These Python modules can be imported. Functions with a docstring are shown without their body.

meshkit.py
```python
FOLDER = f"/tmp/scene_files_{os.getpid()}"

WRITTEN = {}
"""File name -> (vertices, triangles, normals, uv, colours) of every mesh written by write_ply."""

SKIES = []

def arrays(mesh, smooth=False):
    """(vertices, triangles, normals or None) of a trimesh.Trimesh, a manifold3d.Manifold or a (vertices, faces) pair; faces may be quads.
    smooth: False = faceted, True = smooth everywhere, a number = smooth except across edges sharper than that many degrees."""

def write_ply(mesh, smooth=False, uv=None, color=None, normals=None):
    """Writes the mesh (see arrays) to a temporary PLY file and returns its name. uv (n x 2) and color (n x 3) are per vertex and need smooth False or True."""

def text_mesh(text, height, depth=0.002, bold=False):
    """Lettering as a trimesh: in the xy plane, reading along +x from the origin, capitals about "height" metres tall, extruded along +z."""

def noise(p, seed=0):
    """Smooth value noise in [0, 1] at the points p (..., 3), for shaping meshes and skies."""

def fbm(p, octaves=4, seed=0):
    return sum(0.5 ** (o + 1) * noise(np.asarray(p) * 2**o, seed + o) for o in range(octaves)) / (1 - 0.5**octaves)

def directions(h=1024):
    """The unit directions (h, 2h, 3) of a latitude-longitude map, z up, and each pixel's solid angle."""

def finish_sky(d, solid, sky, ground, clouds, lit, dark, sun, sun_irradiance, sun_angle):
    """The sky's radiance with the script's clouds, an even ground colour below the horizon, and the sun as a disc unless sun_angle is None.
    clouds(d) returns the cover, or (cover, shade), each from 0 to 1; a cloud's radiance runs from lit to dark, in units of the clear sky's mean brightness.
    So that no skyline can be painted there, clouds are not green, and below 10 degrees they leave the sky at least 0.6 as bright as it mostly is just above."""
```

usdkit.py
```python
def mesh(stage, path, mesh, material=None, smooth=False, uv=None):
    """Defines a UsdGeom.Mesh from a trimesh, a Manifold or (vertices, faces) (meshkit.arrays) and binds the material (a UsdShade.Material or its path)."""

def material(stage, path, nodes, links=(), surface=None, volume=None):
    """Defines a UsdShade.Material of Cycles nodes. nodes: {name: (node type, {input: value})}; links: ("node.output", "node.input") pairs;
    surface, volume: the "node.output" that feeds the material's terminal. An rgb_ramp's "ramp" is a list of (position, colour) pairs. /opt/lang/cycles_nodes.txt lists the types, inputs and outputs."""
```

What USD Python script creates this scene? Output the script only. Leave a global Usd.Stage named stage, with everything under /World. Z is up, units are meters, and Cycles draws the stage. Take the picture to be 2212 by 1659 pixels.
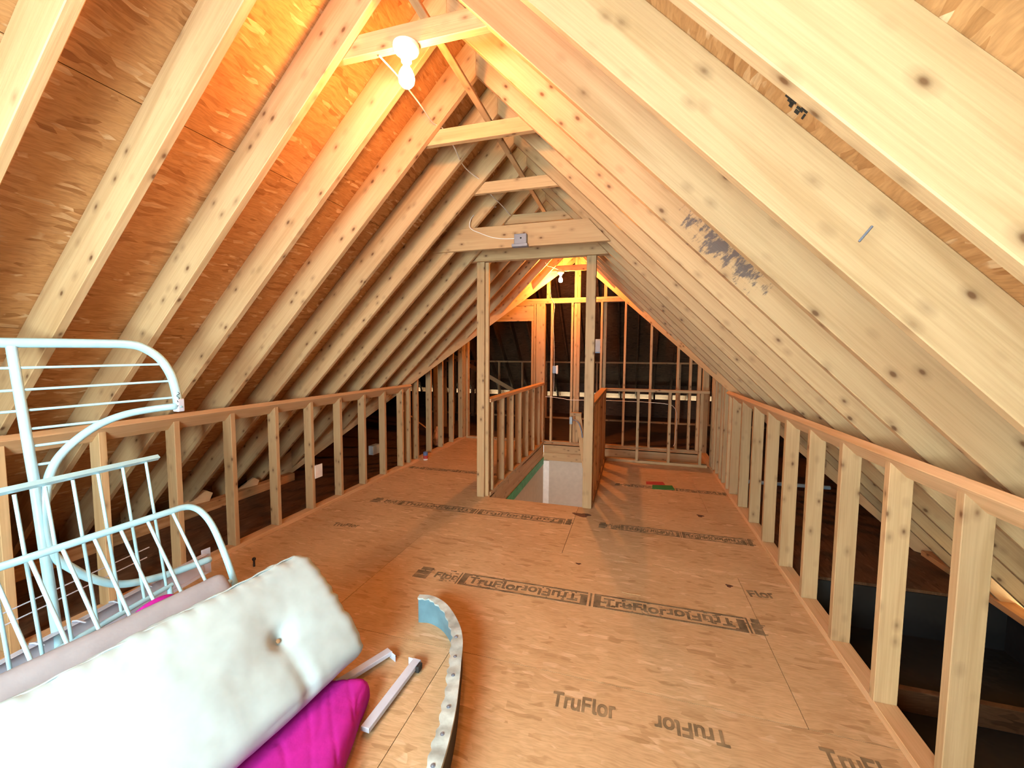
import math, random
import numpy as np, trimesh, manifold3d as m3
import shapely, shapely.geometry as sg
import usdkit, meshkit
from pxr import Usd, UsdGeom, UsdLux, UsdShade, Gf, Sdf

rng = random.Random(7)
nrg = np.random.default_rng(7)
stage = Usd.Stage.CreateInMemory()
UsdGeom.SetStageUpAxis(stage, UsdGeom.Tokens.z)
UsdGeom.Xform.Define(stage, '/World')
UsdGeom.Scope.Define(stage, '/World/Looks')
V = lambda *a: np.array(a, float)

# ------------------------------------------------------------------ camera, sky, light, exposure
cam = UsdGeom.Camera.Define(stage, '/World/camera')
R_, U_, W_ = V(.9596, .2815, .0064), V(-.0257, .0649, .9976), V(-.2804, .9572, -.0699)
W_ /= np.linalg.norm(W_); R_ -= W_ * (R_ @ W_); R_ /= np.linalg.norm(R_); U_ = np.cross(R_, W_)
CAMZ = 1.542
cam.AddTransformOp().Set(Gf.Matrix4d(*R_, 0, *U_, 0, *(-W_), 0, 0, 0, CAMZ, 1))
cam.CreateHorizontalApertureAttr(36.0); cam.CreateVerticalApertureAttr(27.0)
cam.CreateFocalLengthAttr(36.0 * 890 / 2212)
cam.CreateClippingRangeAttr(Gf.Vec2f(.02, 200))
cam.CreateExposureAttr(0.9)

dome = UsdLux.DomeLight.Define(stage, '/World/sky')            # hazy pale daylight outside
dome.CreateColorAttr(Gf.Vec3f(1.0, .93, .60)); dome.CreateIntensityAttr(3.2)

win = UsdLux.RectLight.Define(stage, '/World/window_daylight') # daylight entering by the gable window behind
win.CreateWidthAttr(1.1); win.CreateHeightAttr(1.2)
win.CreateColorAttr(Gf.Vec3f(.64, .90, 1.0)); win.CreateIntensityAttr(20.0); win.CreateNormalizeAttr(False)
Y0_GABLE = -1.25                                                  # gable wall behind the camera
WINC = (-.94, Y0_GABLE + .08, 1.45)
win.AddTransformOp().Set(Gf.Matrix4d(-1, 0, 0, 0, 0, 0, 1, 0, 0, -1, 0, 0, *WINC, 1))
hall = UsdLux.RectLight.Define(stage, '/World/stairwell_daylight')  # daylight of the storey below, coming up the stairwell
hall.CreateWidthAttr(.9); hall.CreateHeightAttr(1.8); hall.CreateColorAttr(Gf.Vec3f(1.0, .95, .88)); hall.CreateIntensityAttr(2.6)
hall.AddTransformOp().Set(Gf.Matrix4d(1, 0, 0, 0, 0, -1, 0, 0, 0, 0, -1, 0, -.95, 5.2, -2.3, 1))
BULB = dict(color=(1.0, .365, .10), strength=560.0)           # warm bare bulb on the first collar tie
BULB_FAR = dict(color=(1.0, .31, .055), strength=1300.0)


# ------------------------------------------------------------------ materials
MATS = {}
def mat(name, nodes, links, surface='p.BSDF'):
    MATS[name] = usdkit.material(stage, '/World/Looks/' + name, nodes, links, surface=surface)

def coord_nodes(mult=(37.0, 3.1, 2.3)):
    n = {'tc': ('texture_coordinate', {}), 'oi': ('object_info', {}), 'rv': ('combine_xyz', {}),
         'm1': ('math', {'math_type': 'multiply', 'value2': mult[0]}), 'm2': ('math', {'math_type': 'multiply', 'value2': mult[1]}),
         'm3': ('math', {'math_type': 'multiply', 'value2': mult[2]}), 'co': ('vector_math', {'math_type': 'add'})}
    l = [('oi.random', 'm1.value1'), ('oi.random', 'm2.value1'), ('oi.random', 'm3.value1'), ('m1.value', 'rv.x'), ('m2.value', 'rv.y'),
         ('m3.value', 'rv.z'), ('tc.object', 'co.vector1'), ('rv.vector', 'co.vector2')]
    return n, l

def wood(name, light, dark, red, knots=True, rough=.55, stain=None, val=(.86, 1.1)):
    n, l = coord_nodes()
    n |= {'s1': ('mapping', {'scale': (.9, 14, 14)}), 'n1': ('noise_texture', {'scale': 1.0, 'detail': 3.0, 'distortion': .6}),
          's2': ('mapping', {'scale': (3, 150, 150)}), 'n2': ('noise_texture', {'scale': 1.0, 'detail': 2.0}),
          's3': ('mapping', {'scale': (1.3, 5, 5)}), 'n3': ('noise_texture', {'scale': 1.0, 'detail': 2.0}),
          'r1': ('rgb_ramp', {'ramp': [(.30, dark), (.5, light), (.72, tuple(.5 * a + .5 * b for a, b in zip(light, dark)))]}),
          'r3': ('rgb_ramp', {'ramp': [(.45, (0, 0, 0)), (.75, (1, 1, 1))]}),
          'mr': ('mix_color', {'b': red}), 'mf': ('math', {'math_type': 'multiply', 'value2': .55}),
          'fine': ('mix_color', {'blend_type': 'multiply', 'fac': .35}), 'fr': ('rgb_ramp', {'ramp': [(.3, (.72, .68, .6)), (.6, (1, 1, 1))]}),
          'hv': ('hsv', {}), 'vr': ('map_range', {'to_min': val[0], 'to_max': val[1]}),
          'p': ('principled_bsdf', {'roughness': rough, 'specular_ior_level': .3}),
          'bp': ('bump', {'strength': .25, 'distance': .002})}
    l += [('co.vector', 's1.vector'), ('s1.vector', 'n1.vector'), ('n1.fac', 'r1.fac'), ('co.vector', 's2.vector'), ('s2.vector', 'n2.vector'),
          ('co.vector', 's3.vector'), ('s3.vector', 'n3.vector'), ('n3.fac', 'r3.fac'), ('r3.color', 'mf.value1'), ('r1.color', 'mr.a'), ('mf.value', 'mr.fac'),
          ('mr.result', 'fine.a'), ('n2.fac', 'fr.fac'), ('fr.color', 'fine.b'), ('oi.random', 'vr.value'), ('vr.result', 'hv.value'), ('fine.result', 'hv.color'),
          ('n2.fac', 'bp.height'), ('bp.normal', 'p.normal')]
    out = 'hv.color'
    if knots:
        n |= {'sk': ('mapping', {'scale': (8.0, 14, 14)}), 'kd': ('noise_texture', {'scale': 9.0, 'detail': 1.0}), 'ka': ('vector_math', {'math_type': 'scale', 'scale': .05}),
              'kv': ('vector_math', {'math_type': 'add'}), 'vk': ('voronoi_texture', {'feature': 'f1', 'scale': 1.0, 'randomness': 1.0}),
              'kr': ('rgb_ramp', {'ramp': [(0, (1, 1, 1)), (.07, (.95, .95, .95)), (.115, (.5, .5, .5)), (.16, (.25, .25, .25)), (.32, (0, 0, 0))]}),
              'km': ('mix_color', {'b': (.14, .068, .03)})}
        l += [('co.vector', 'sk.vector'), ('co.vector', 'kd.vector'), ('kd.color', 'ka.vector1'), ('sk.vector', 'kv.vector1'), ('ka.vector', 'kv.vector2'),
              ('kv.vector', 'vk.vector'), ('vk.distance', 'kr.fac'), ('kr.color', 'km.fac'), (out, 'km.a')]
        out = 'km.result'
    if stain:                                                       # a mould stain with a place of its own on one board (local metres)
        (cx, cy), (sx, sy) = stain
        n |= {'tm': ('mapping', {'location': (-cx / sx, -cy / sy, 0), 'scale': (1 / sx, 1 / sy, 0)}), 'tl': ('vector_math', {'math_type': 'length'}),
              'ts': ('mapping', {'scale': (26, 11, 9)}), 'tn': ('noise_texture', {'scale': 1.0, 'detail': 5.0, 'roughness': .7}),
              'ta': ('math', {'math_type': 'subtract'}), 'tr': ('rgb_ramp', {'ramp': [(0, (0, 0, 0)), (.02, (.2, .2, .2)), (.09, (.85, .85, .85))]}),
              'tx': ('mix_color', {'b': (.07, .06, .07)}), 'tmul': ('math', {'math_type': 'multiply_add', 'value2': .26, 'value3': .36})}
        l += [('tc.object', 'tm.vector'), ('tm.vector', 'tl.vector1'), ('tc.object', 'ts.vector'), ('ts.vector', 'tn.vector'), ('tn.fac', 'ta.value1'),
              ('tl.value', 'tmul.value1'), ('tmul.value', 'ta.value2'), ('ta.value', 'tr.fac'), ('tr.color', 'tx.fac'), (out, 'tx.a')]
        out = 'tx.result'
    l.append((out, 'p.base_color'))
    mat(name, n, l)

PL, PD, PR = (.55, .385, .215), (.45, .295, .15), (.44, .25, .12)
wood('pine', PL, PD, PR)
wood('pine_stained', PL, PD, PR, stain=((2.88, .09), (.36, .12)))
wood('pine_brown', (.60, .37, .19), (.45, .25, .11), (.42, .2, .08))
wood('plate_pine', (.68, .46, .27), (.55, .34, .17), (.55, .3, .14), knots=False)

def osb(name, cols, contrast, rough=.6, scale=1.0, bumpy=.4, flecks=True):
    n, l = coord_nodes((11.0, 7.0, 0.0))
    d, a, b, c = cols
    n |= {'dn': ('noise_texture', {'scale': 5.0 * scale, 'detail': 2.0}), 'ds': ('vector_math', {'math_type': 'scale', 'scale': .06 / scale}), 'dv': ('vector_math', {'math_type': 'add'}),
          'sa': ('mapping', {'rotation': (0, 0, .25), 'scale': (9 * scale, 42 * scale, 20)}), 'va': ('voronoi_texture', {'scale': 1.0}),
          'sb': ('mapping', {'rotation': (0, 0, -.75), 'scale': (11 * scale, 46 * scale, 20)}), 'vb': ('voronoi_texture', {'scale': 1.0}),
          'sepa': ('separate_color', {}), 'sepb': ('separate_color', {}),
          'ra': ('rgb_ramp', {'ramp': [(0, d), (.25, a), (.6, b), (.9, b), (1, c)]}), 'rb': ('rgb_ramp', {'ramp': [(0, a), (.5, b), (.92, a), (1, c)]}),
          'mm': ('mix_color', {}), 'nm': ('noise_texture', {'scale': 7.0 * scale, 'detail': 3.0}), 'rm': ('rgb_ramp', {'ramp': [(.47, (0, 0, 0)), (.53, (1, 1, 1))]}),
          'sf': ('mapping', {'rotation': (0, 0, .1), 'scale': (18 * scale, 130 * scale, 20)}), 'nf': ('noise_texture', {'scale': 1.0, 'detail': 3.0}),
          'rf': ('rgb_ramp', {'ramp': [(.3, (.6, .55, .5)), (.62, (1, 1, 1))]}), 'mf': ('mix_color', {'blend_type': 'multiply', 'fac': contrast}),
          'nb': ('noise_texture', {'scale': 1.6, 'detail': 2.0}), 'rbig': ('rgb_ramp', {'ramp': [(.3, (.82, .78, .74)), (.65, (1.0, 1.0, 1.0))]}), 'mb': ('mix_color', {'blend_type': 'multiply', 'fac': .8}),
          'p': ('principled_bsdf', {'roughness': rough, 'specular_ior_level': .3}), 'bp': ('bump', {'strength': bumpy, 'distance': .002})}
    l += [('co.vector', 'dn.vector'), ('dn.color', 'ds.vector1'), ('co.vector', 'dv.vector1'), ('ds.vector', 'dv.vector2'), ('dv.vector', 'sa.vector'), ('dv.vector', 'sb.vector'),
          ('sa.vector', 'va.vector'), ('sb.vector', 'vb.vector'), ('va.color', 'sepa.color'), ('vb.color', 'sepb.color'), ('sepa.r', 'ra.fac'), ('sepb.g', 'rb.fac'),
          ('ra.color', 'mm.a'), ('rb.color', 'mm.b'), ('co.vector', 'nm.vector'), ('nm.fac', 'rm.fac'), ('rm.color', 'mm.fac'), ('dv.vector', 'sf.vector'), ('sf.vector', 'nf.vector'),
          ('nf.fac', 'rf.fac'), ('mm.result', 'mf.a'), ('rf.color', 'mf.b'), ('co.vector', 'nb.vector'), ('nb.fac', 'rbig.fac'), ('mf.result', 'mb.a'), ('rbig.color', 'mb.b'),
          ('mb.result', 'p.base_color'), ('sepa.r', 'bp.height'), ('bp.normal', 'p.normal')]
    mat(name, n, l)
osb('osb_roof', ((.38, .175, .062), (.51, .265, .105), (.59, .325, .14), (.78, .56, .34)), .55, scale=1.2)
osb('osb_floor', ((.51, .335, .18), (.64, .44, .25), (.69, .485, .285), (.82, .61, .40)), .45, rough=.5, bumpy=.2)
osb('osb_dark', ((.07, .035, .018), (.11, .058, .03), (.14, .075, .04), (.18, .10, .06)), .6)  # darker board copy; the unlit main attic's gloom is put into its colour

def plain(name, col, rough=.5, metal=0.0, spec=.5, bump=None, coat=0.0, var=.06):
    n = {'tc': ('texture_coordinate', {}), 'n': ('noise_texture', {'scale': 14.0, 'detail': 3.0}),
         'r': ('rgb_ramp', {'ramp': [(.3, tuple(c * (1 - var) for c in col)), (.7, tuple(min(1, c * (1 + var)) for c in col))]}),
         'p': ('principled_bsdf', {'roughness': rough, 'metallic': metal, 'specular_ior_level': spec, 'coat_weight': coat})}
    l = [('tc.object', 'n.vector'), ('n.fac', 'r.fac'), ('r.color', 'p.base_color')]
    if bump:
        n |= {'bn': ('noise_texture', {'scale': bump[0], 'detail': 3.0}), 'bp': ('bump', {'strength': bump[1], 'distance': bump[2]})}
        l += [('tc.object', 'bn.vector'), ('bn.fac', 'bp.height'), ('bp.normal', 'p.normal')]
    mat(name, n, l)
plain('white_enamel', (.42, .75, .92), .32, coat=.3)
plain('white_steel', (.58, .64, .80), .4)
plain('white_cotton', (.45, .575, .625), .85, spec=.15, bump=(9, .12, .012))
plain('grey_cotton', (.33, .32, .36), .9, spec=.1, bump=(30, .2, .005))
plain('magenta_cloth', (.44, .016, .30), .8, spec=.15, bump=(45, .3, .004), var=.1)
plain('blue_plastic', (.13, .27, .36), .42, bump=(40, .15, .004), var=.15)
plain('pale_plastic', (.44, .52, .53), .5, bump=(30, .4, .006), var=.35)
plain('dark_rubber', (.02, .02, .022), .7)
plain('steel_grey', (.24, .29, .38), .4, metal=.35)
plain('blue_grey', (.22, .37, .60), .5)
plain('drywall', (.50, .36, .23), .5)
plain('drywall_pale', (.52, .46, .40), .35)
plain('white_paint', (.85, .85, .87), .35)
plain('green_board', (.05, .30, .12), .5, var=.3)
plain('green_paper', (.02, .22, .06), .6)
plain('white_plastic', (.82, .82, .82), .4)
plain('pvc_pipe', (.45, .60, .72), .35)
plain('cable_jacket', (.82, .80, .76), .5)
plain('porcelain', (.86, .84, .80), .25, coat=.5)
plain('void_black', (.012, .013, .016), .6, bump=(6, .5, .03))  # dark of the open eave void, put into the colour
plain('felt', (.02, .018, .016), .9)
plain('ink', (.24, .17, .095), .7, var=.4)
plain('ink_grey', (.20, .15, .09), .7, var=.5)
plain('wine_stain', (.10, .045, .03), .7, var=.3)
plain('can_red', (.50, .06, .05), .4)
plain('can_blue', (.12, .2, .42), .4)
plain('insulation', (.55, .40, .30), .95, bump=(40, .8, .02), var=.3)
plain('cardboard', (.42, .27, .15), .8)
def emit(name, color, strength):
    usdkit.material(stage, '/World/Looks/' + name, {'e': ('emission', {'color': color, 'strength': strength})}, [], surface='e.emission')
    MATS[name] = UsdShade.Material.Get(stage, '/World/Looks/' + name)
emit('bulb_glow', **BULB); emit('bulb_glow_far', **BULB_FAR)

# ------------------------------------------------------------------ scene helpers
USED = {}
def numbered(parent, name):
    k = (parent, name); USED[k] = USED.get(k, -1) + 1
    return name if USED[k] == 0 else f'{name}_{USED[k]:03d}'
LOC = {}
def tag(prim, label=None, cat=None, group=None, kind=None):
    for k, v in (('label', label), ('category', cat), ('group', group), ('kind', kind)):
        if v: prim.SetCustomDataByKey(k, v)
    return prim
def thing(name, label, cat, loc=(0, 0, 0), group=None, kind=None):
    path = '/World/' + numbered('/World', name)
    x = UsdGeom.Xform.Define(stage, path); x.AddTranslateOp().Set(Gf.Vec3d(*map(float, loc)))
    LOC[path] = V(*loc); tag(x.GetPrim(), label, cat, group, kind)
    return path
def struct(name, label, cat): return thing(name, label, cat, kind='structure')
def part(parent, name, mesh, material, O=None, axes=None, smooth=False, label=None, kind=None):
    """a Mesh prim under parent; O, axes: the local frame (world); without them the mesh is in world coordinates"""
    path = parent + '/' + numbered(parent, name)
    base, p = V(0, 0, 0), parent
    while p != '/World':
        base = base + LOC.get(p, 0); p = p.rsplit('/', 1)[0]
    if O is None:
        v, f, _ = meshkit.arrays(mesh)
        O = v.mean(0); mesh = (v - O, f); axes = np.eye(3)
    elif axes is None: axes = np.eye(3)
    m = usdkit.mesh(stage, path, mesh, MATS[material], smooth=smooth)
    t = V(*O) - base
    m.AddTransformOp().Set(Gf.Matrix4d(*axes[0], 0, *axes[1], 0, *axes[2], 0, *t, 1))
    LOC[path] = V(0, 0, 0); LOC[path] = t * 0
    FRAMES[path] = (V(*O), axes)
    tag(m.GetPrim(), label, kind=kind)
    return path
FRAMES = {}
def slab(poly, t, c=.0025):
    """polygon (convex list or shapely) extruded 0..t along z, its long edges eased by c"""
    if not isinstance(poly, (list, np.ndarray)) or c <= 0:
        P = poly if not isinstance(poly, (list, np.ndarray)) else sg.Polygon(poly)
        return trimesh.creation.extrude_polygon(P, t, engine='earcut')
    P = sg.Polygon(poly); 
    if not P.exterior.is_ccw: P = sg.Polygon(list(P.exterior.coords)[::-1])
    a = np.array(P.exterior.coords)[:-1]; n = len(a)
    e = np.roll(a, -1, 0) - a; e /= np.linalg.norm(e, axis=1, keepdims=True); nin = np.stack([-e[:, 1], e[:, 0]], 1); npv = np.roll(nin, 1, 0)
    b = a + c * (nin + npv) / (1 + (nin * npv).sum(1))[:, None]
    rings = [(b, 0), (a, c), (a, t - c), (b, t)]
    v = np.vstack([np.column_stack([r, np.full(n, z)]) for r, z in rings]); f = []
    for k in range(3):
        for i in range(n):
            j = (i + 1) % n; f += [[k * n + i, k * n + j, (k + 1) * n + j], [k * n + i, (k + 1) * n + j, (k + 1) * n + i]]
    for i in range(1, n - 1): f += [[0, i + 1, i], [3 * n, 3 * n + i, 3 * n + i + 1]]
    return trimesh.Trimesh(v, np.array(f), process=False)
def plank(parent, name, O, ex, ey, poly, t, material='pine', c=.0025, **kw):
    ex, ey = V(*ex), V(*ey); ex /= np.linalg.norm(ex); ey = ey - ex * (ex @ ey); ey /= np.linalg.norm(ey)
    return part(parent, name, slab(poly, t, c), material, O, np.stack([ex, ey, np.cross(ex, ey)]), **kw)
rect = lambda x0, x1, y0, y1: [(x0, y0), (x1, y0), (x1, y1), (x0, y1)]
def stick(parent, name, lo, hi, material='pine', c=.0025, **kw):
    """an axis-aligned board between two corners, grain along its longest side"""
    lo, hi = V(*lo), V(*hi); s = hi - lo; k = int(np.argmax(s)); o = [i for i in range(3) if i != k]
    if s[o[0]] < s[o[1]]: o = o[::-1]
    ex, ey = np.eye(3)[k], np.eye(3)[o[0]]; ez = np.cross(ex, ey)
    O = lo.copy()
    if ez.sum() < 0: O[o[1]] = hi[o[1]]
    return plank(parent, name, O, ex, ey, rect(0, s[k], 0, s[o[0]]), s[o[1]], material, c, **kw)
def catmull(pts, n=8, closed=False):
    p = np.asarray(pts, float); out = []
    q = np.vstack([2 * p[0] - p[1], p, 2 * p[-1] - p[-2]])
    for i in range(1, len(q) - 2):
        a, b, c, d = q[i - 1:i + 3]
        for s in np.linspace(0, 1, n, endpoint=False):
            out.append(.5 * (2 * b + (c - a) * s + (2 * a - 5 * b + 4 * c - d) * s ** 2 + (3 * b - a - 3 * c + d) * s ** 3))
    out.append(p[-1]); return np.array(out)
def tube(pts, r, sides=12):
    p = np.asarray(pts, float); t = np.gradient(p, axis=0); t /= np.linalg.norm(t, axis=1, keepdims=True)
    a = np.cross(t[0], V(0, 0, 1) if abs(t[0][2]) < .9 else V(1, 0, 0)); A = []
    for k in range(len(p)):
        a = a - t[k] * (a @ t[k]); a /= np.linalg.norm(a); A.append(a.copy())
    A = np.array(A); B = np.cross(t, A); g = np.arange(sides) * 2 * np.pi / sides
    rr = np.broadcast_to(r, (len(p),))[:, None, None]
    v = (p[:, None] + rr * (np.cos(g)[None, :, None] * A[:, None] + np.sin(g)[None, :, None] * B[:, None])).reshape(-1, 3)
    f = []
    for i in range(len(p) - 1):
        for j in range(sides):
            k = (j + 1) % sides; f += [[i * sides + j, i * sides + k, (i + 1) * sides + k], [i * sides + j, (i + 1) * sides + k, (i + 1) * sides + j]]
    n = len(v); v = np.vstack([v, p[0], p[-1]]); L = (len(p) - 1) * sides
    for j in range(sides):
        k = (j + 1) % sides; f += [[n, k, j], [n + 1, L + j, L + k]]
    return trimesh.Trimesh(v, np.array(f), process=False)
def lathe(profile, n=28):
    return trimesh.creation.revolve(np.array(profile, float), sections=n)
def rbox(lo, hi, r=.004):
    lo, hi = V(*lo) + r, V(*hi) - r
    s = trimesh.creation.icosphere(1, r).vertices
    pts = np.vstack([s + [x, y, z] for x in (lo[0], hi[0]) for y in (lo[1], hi[1]) for z in (lo[2], hi[2])])
    return trimesh.convex.convex_hull(pts)

# ------------------------------------------------------------------ dimensions (metres; the attic runs along +y, the camera stands at x=0, y=0)
XL, XR, HL, HR = -2.942, 1.049, 1.136, 1.156         # inner faces of the knee walls, height of their studs' inner corner
SP, SW, ST = .4064, .086, .038                       # spacing at 16 inches, stud width and thickness
AL, AR = HL + .054 - XL, HR + .054 + XR              # roof: underside of rafters z = x + AL and z = AR - x
XM = (AR - AL) / 2; ZM = XM + AL
DV = .26                                             # rafter depth measured plumb
RY = [.84, 1.21, 1.605, 1.995] + [2.395 + .4064 * i for i in range(12)]
RY = [.84 - .4064 * i for i in range(6, 0, -1)] + RY               # front faces of the rafters; RY[6] is the first in view
YR0, YV_L, YV_R, YE = .775, 5.10, 5.15, 7.03         # first rafter, foot of the valleys, end wall
Y0 = Y0_GABLE                                           # gable wall behind the camera
OP = dict(x0=-1.466, x1=-.448, y0=4.14, y1=7.0); OB = dict(x0=-.448, x1=XR, y0=6.22, y1=7.0)
q = math.sqrt(.5)

# ------------------------------------------------------------------ floor: sheets of tongue-and-groove board around the stair opening
floor = struct('floor', 'brown oriented strand board subfloor with rows of dark printed lettering', 'floor')
hole = sg.box(OP['x0'], OP['y0'], OP['x1'], OP['y1']).union(sg.box(OB['x0'], OB['y0'], OB['x1'], OB['y1']))
room = sg.box(XL - SW - .01, Y0, XR + SW + .01, YE + .09).difference(hole)
rows = [(-1.77, -.55, .3), (-.55, .67, 1.2), (.67, 1.89, -.877), (1.89, 3.11, -1.70), (3.11, 4.33, -.495), (4.33, 5.55, .75), (5.55, 6.77, -.495), (6.77, 7.99, .75)]
for y0, y1, j in rows:
    xs = sorted(j + 2.44 * k for k in range(-3, 4))
    for a, b in zip(xs, xs[1:]):
        g = sg.box(a + .0015, y0 + .0015, b - .0015, y1 - .0015).intersection(room)
        for h in getattr(g, 'geoms', [g]):
            if h.area > .01:
                plank(floor, 'floor_panel', (a, y0, -.018), (1, 0, 0), (0, 1, 0), shapely.affinity.translate(h, -a, -y0), .018, 'osb_floor', 0)
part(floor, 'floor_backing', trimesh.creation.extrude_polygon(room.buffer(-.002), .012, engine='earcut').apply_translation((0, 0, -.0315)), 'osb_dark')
# framing round the opening
plank(floor, 'rim_board', (OP['x0'] - .038, OP['y0'], -.235), (0, 1, 0), (0, 0, 1), rect(0, 2.86, 0, .233), .038, 'pine_brown')
stick(floor, 'rim_board', (OP['x0'], 7.0, -.15), (XR, 7.038, -.002)); stick(floor, 'rim_board', (OP['x0'], 6.996, -.29), (OP['x1'] + .02, 7.036, -.152), 'pine')
stick(floor, 'rim_board', (OB['x0'], 6.99, -.40), (XR, 7.03, -.152), 'pine')
stick(floor, 'rim_board', (OB['x0'], 6.182, -.40), (XR, 6.22, -.032)); stick(floor, 'rim_board', (OP['x0'], 4.102, -.235), (OP['x1'], 4.14, -.032))
stick(floor, 'rim_board', (OP['x1'], 4.14, -.235), (OP['x1'] + .038, 6.18, -.032), 'pine_brown')
# floors of the dark spaces outside the knee walls
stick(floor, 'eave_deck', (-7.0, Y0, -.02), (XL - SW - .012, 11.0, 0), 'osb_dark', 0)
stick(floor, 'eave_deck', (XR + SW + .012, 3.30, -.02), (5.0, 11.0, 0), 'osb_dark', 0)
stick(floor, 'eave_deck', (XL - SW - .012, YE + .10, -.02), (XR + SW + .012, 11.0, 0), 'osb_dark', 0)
pit = struct('floor_void', 'open void below the eaves beyond the right knee wall, its dark painted as black faces', 'floor')
stick(pit, 'liner', (XR + SW + .012, Y0, -.34), (2.34, 3.30, -.32), 'void_black', 0)  # black faces stand in for the darkness of the open void
stick(pit, 'liner', (XR + .08, Y0, -.32), (XR + SW + .012, 3.30, -.03), 'void_black', 0)
stick(pit, 'liner', (2.32, Y0, -.32), (2.34, 3.30, -.005), 'void_black', 0)
stick(pit, 'liner', (XR + SW + .012, 3.29, -.32), (2.34, 3.30, -.02), 'void_black', 0)
stick(pit, 'joist', (XR + SW + .012, 2.55, -.32), (2.32, 2.588, -.20), 'osb_dark')
stick(pit, 'joist', (XR + SW + .012, 1.6, -.32), (2.32, 1.638, -.20), 'osb_dark')

# printed lettering: flat ink on the sheets
def text2(s, h, flip=False, mirror_center=None):
    m0 = meshkit.text_mesh(s, h, .0006, bold=True); t_ = h * .018
    m = trimesh.util.concatenate([m0.copy().apply_translation((a * t_, b * t_, .0002 * k)) for k, (a, b) in enumerate(((-1, -1), (1, -1), (-1, 1), (1, 1)))])
    b = m.bounds; m.apply_translation((-b.mean(0)[0], -b.mean(0)[1], 0))
    if flip: m.apply_transform(trimesh.transformations.rotation_matrix(math.pi, (0, 0, 1)))
    return m
def ink(meshes, x, y, rot=0.0, material='ink', name='printed_lettering', z=.0003):
    m = trimesh.util.concatenate(meshes)
    c, s = math.cos(rot), math.sin(rot)
    part(floor, name, m, material, (x, y, z), np.array([[c, s, 0], [-s, c, 0], [0, 0, 1.]]))
def flat(x0, x1, y0, y1): return trimesh.creation.box(bounds=((x0, y0, 0), (x1, y1, .0005 + .0012 * rng.random())))
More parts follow.
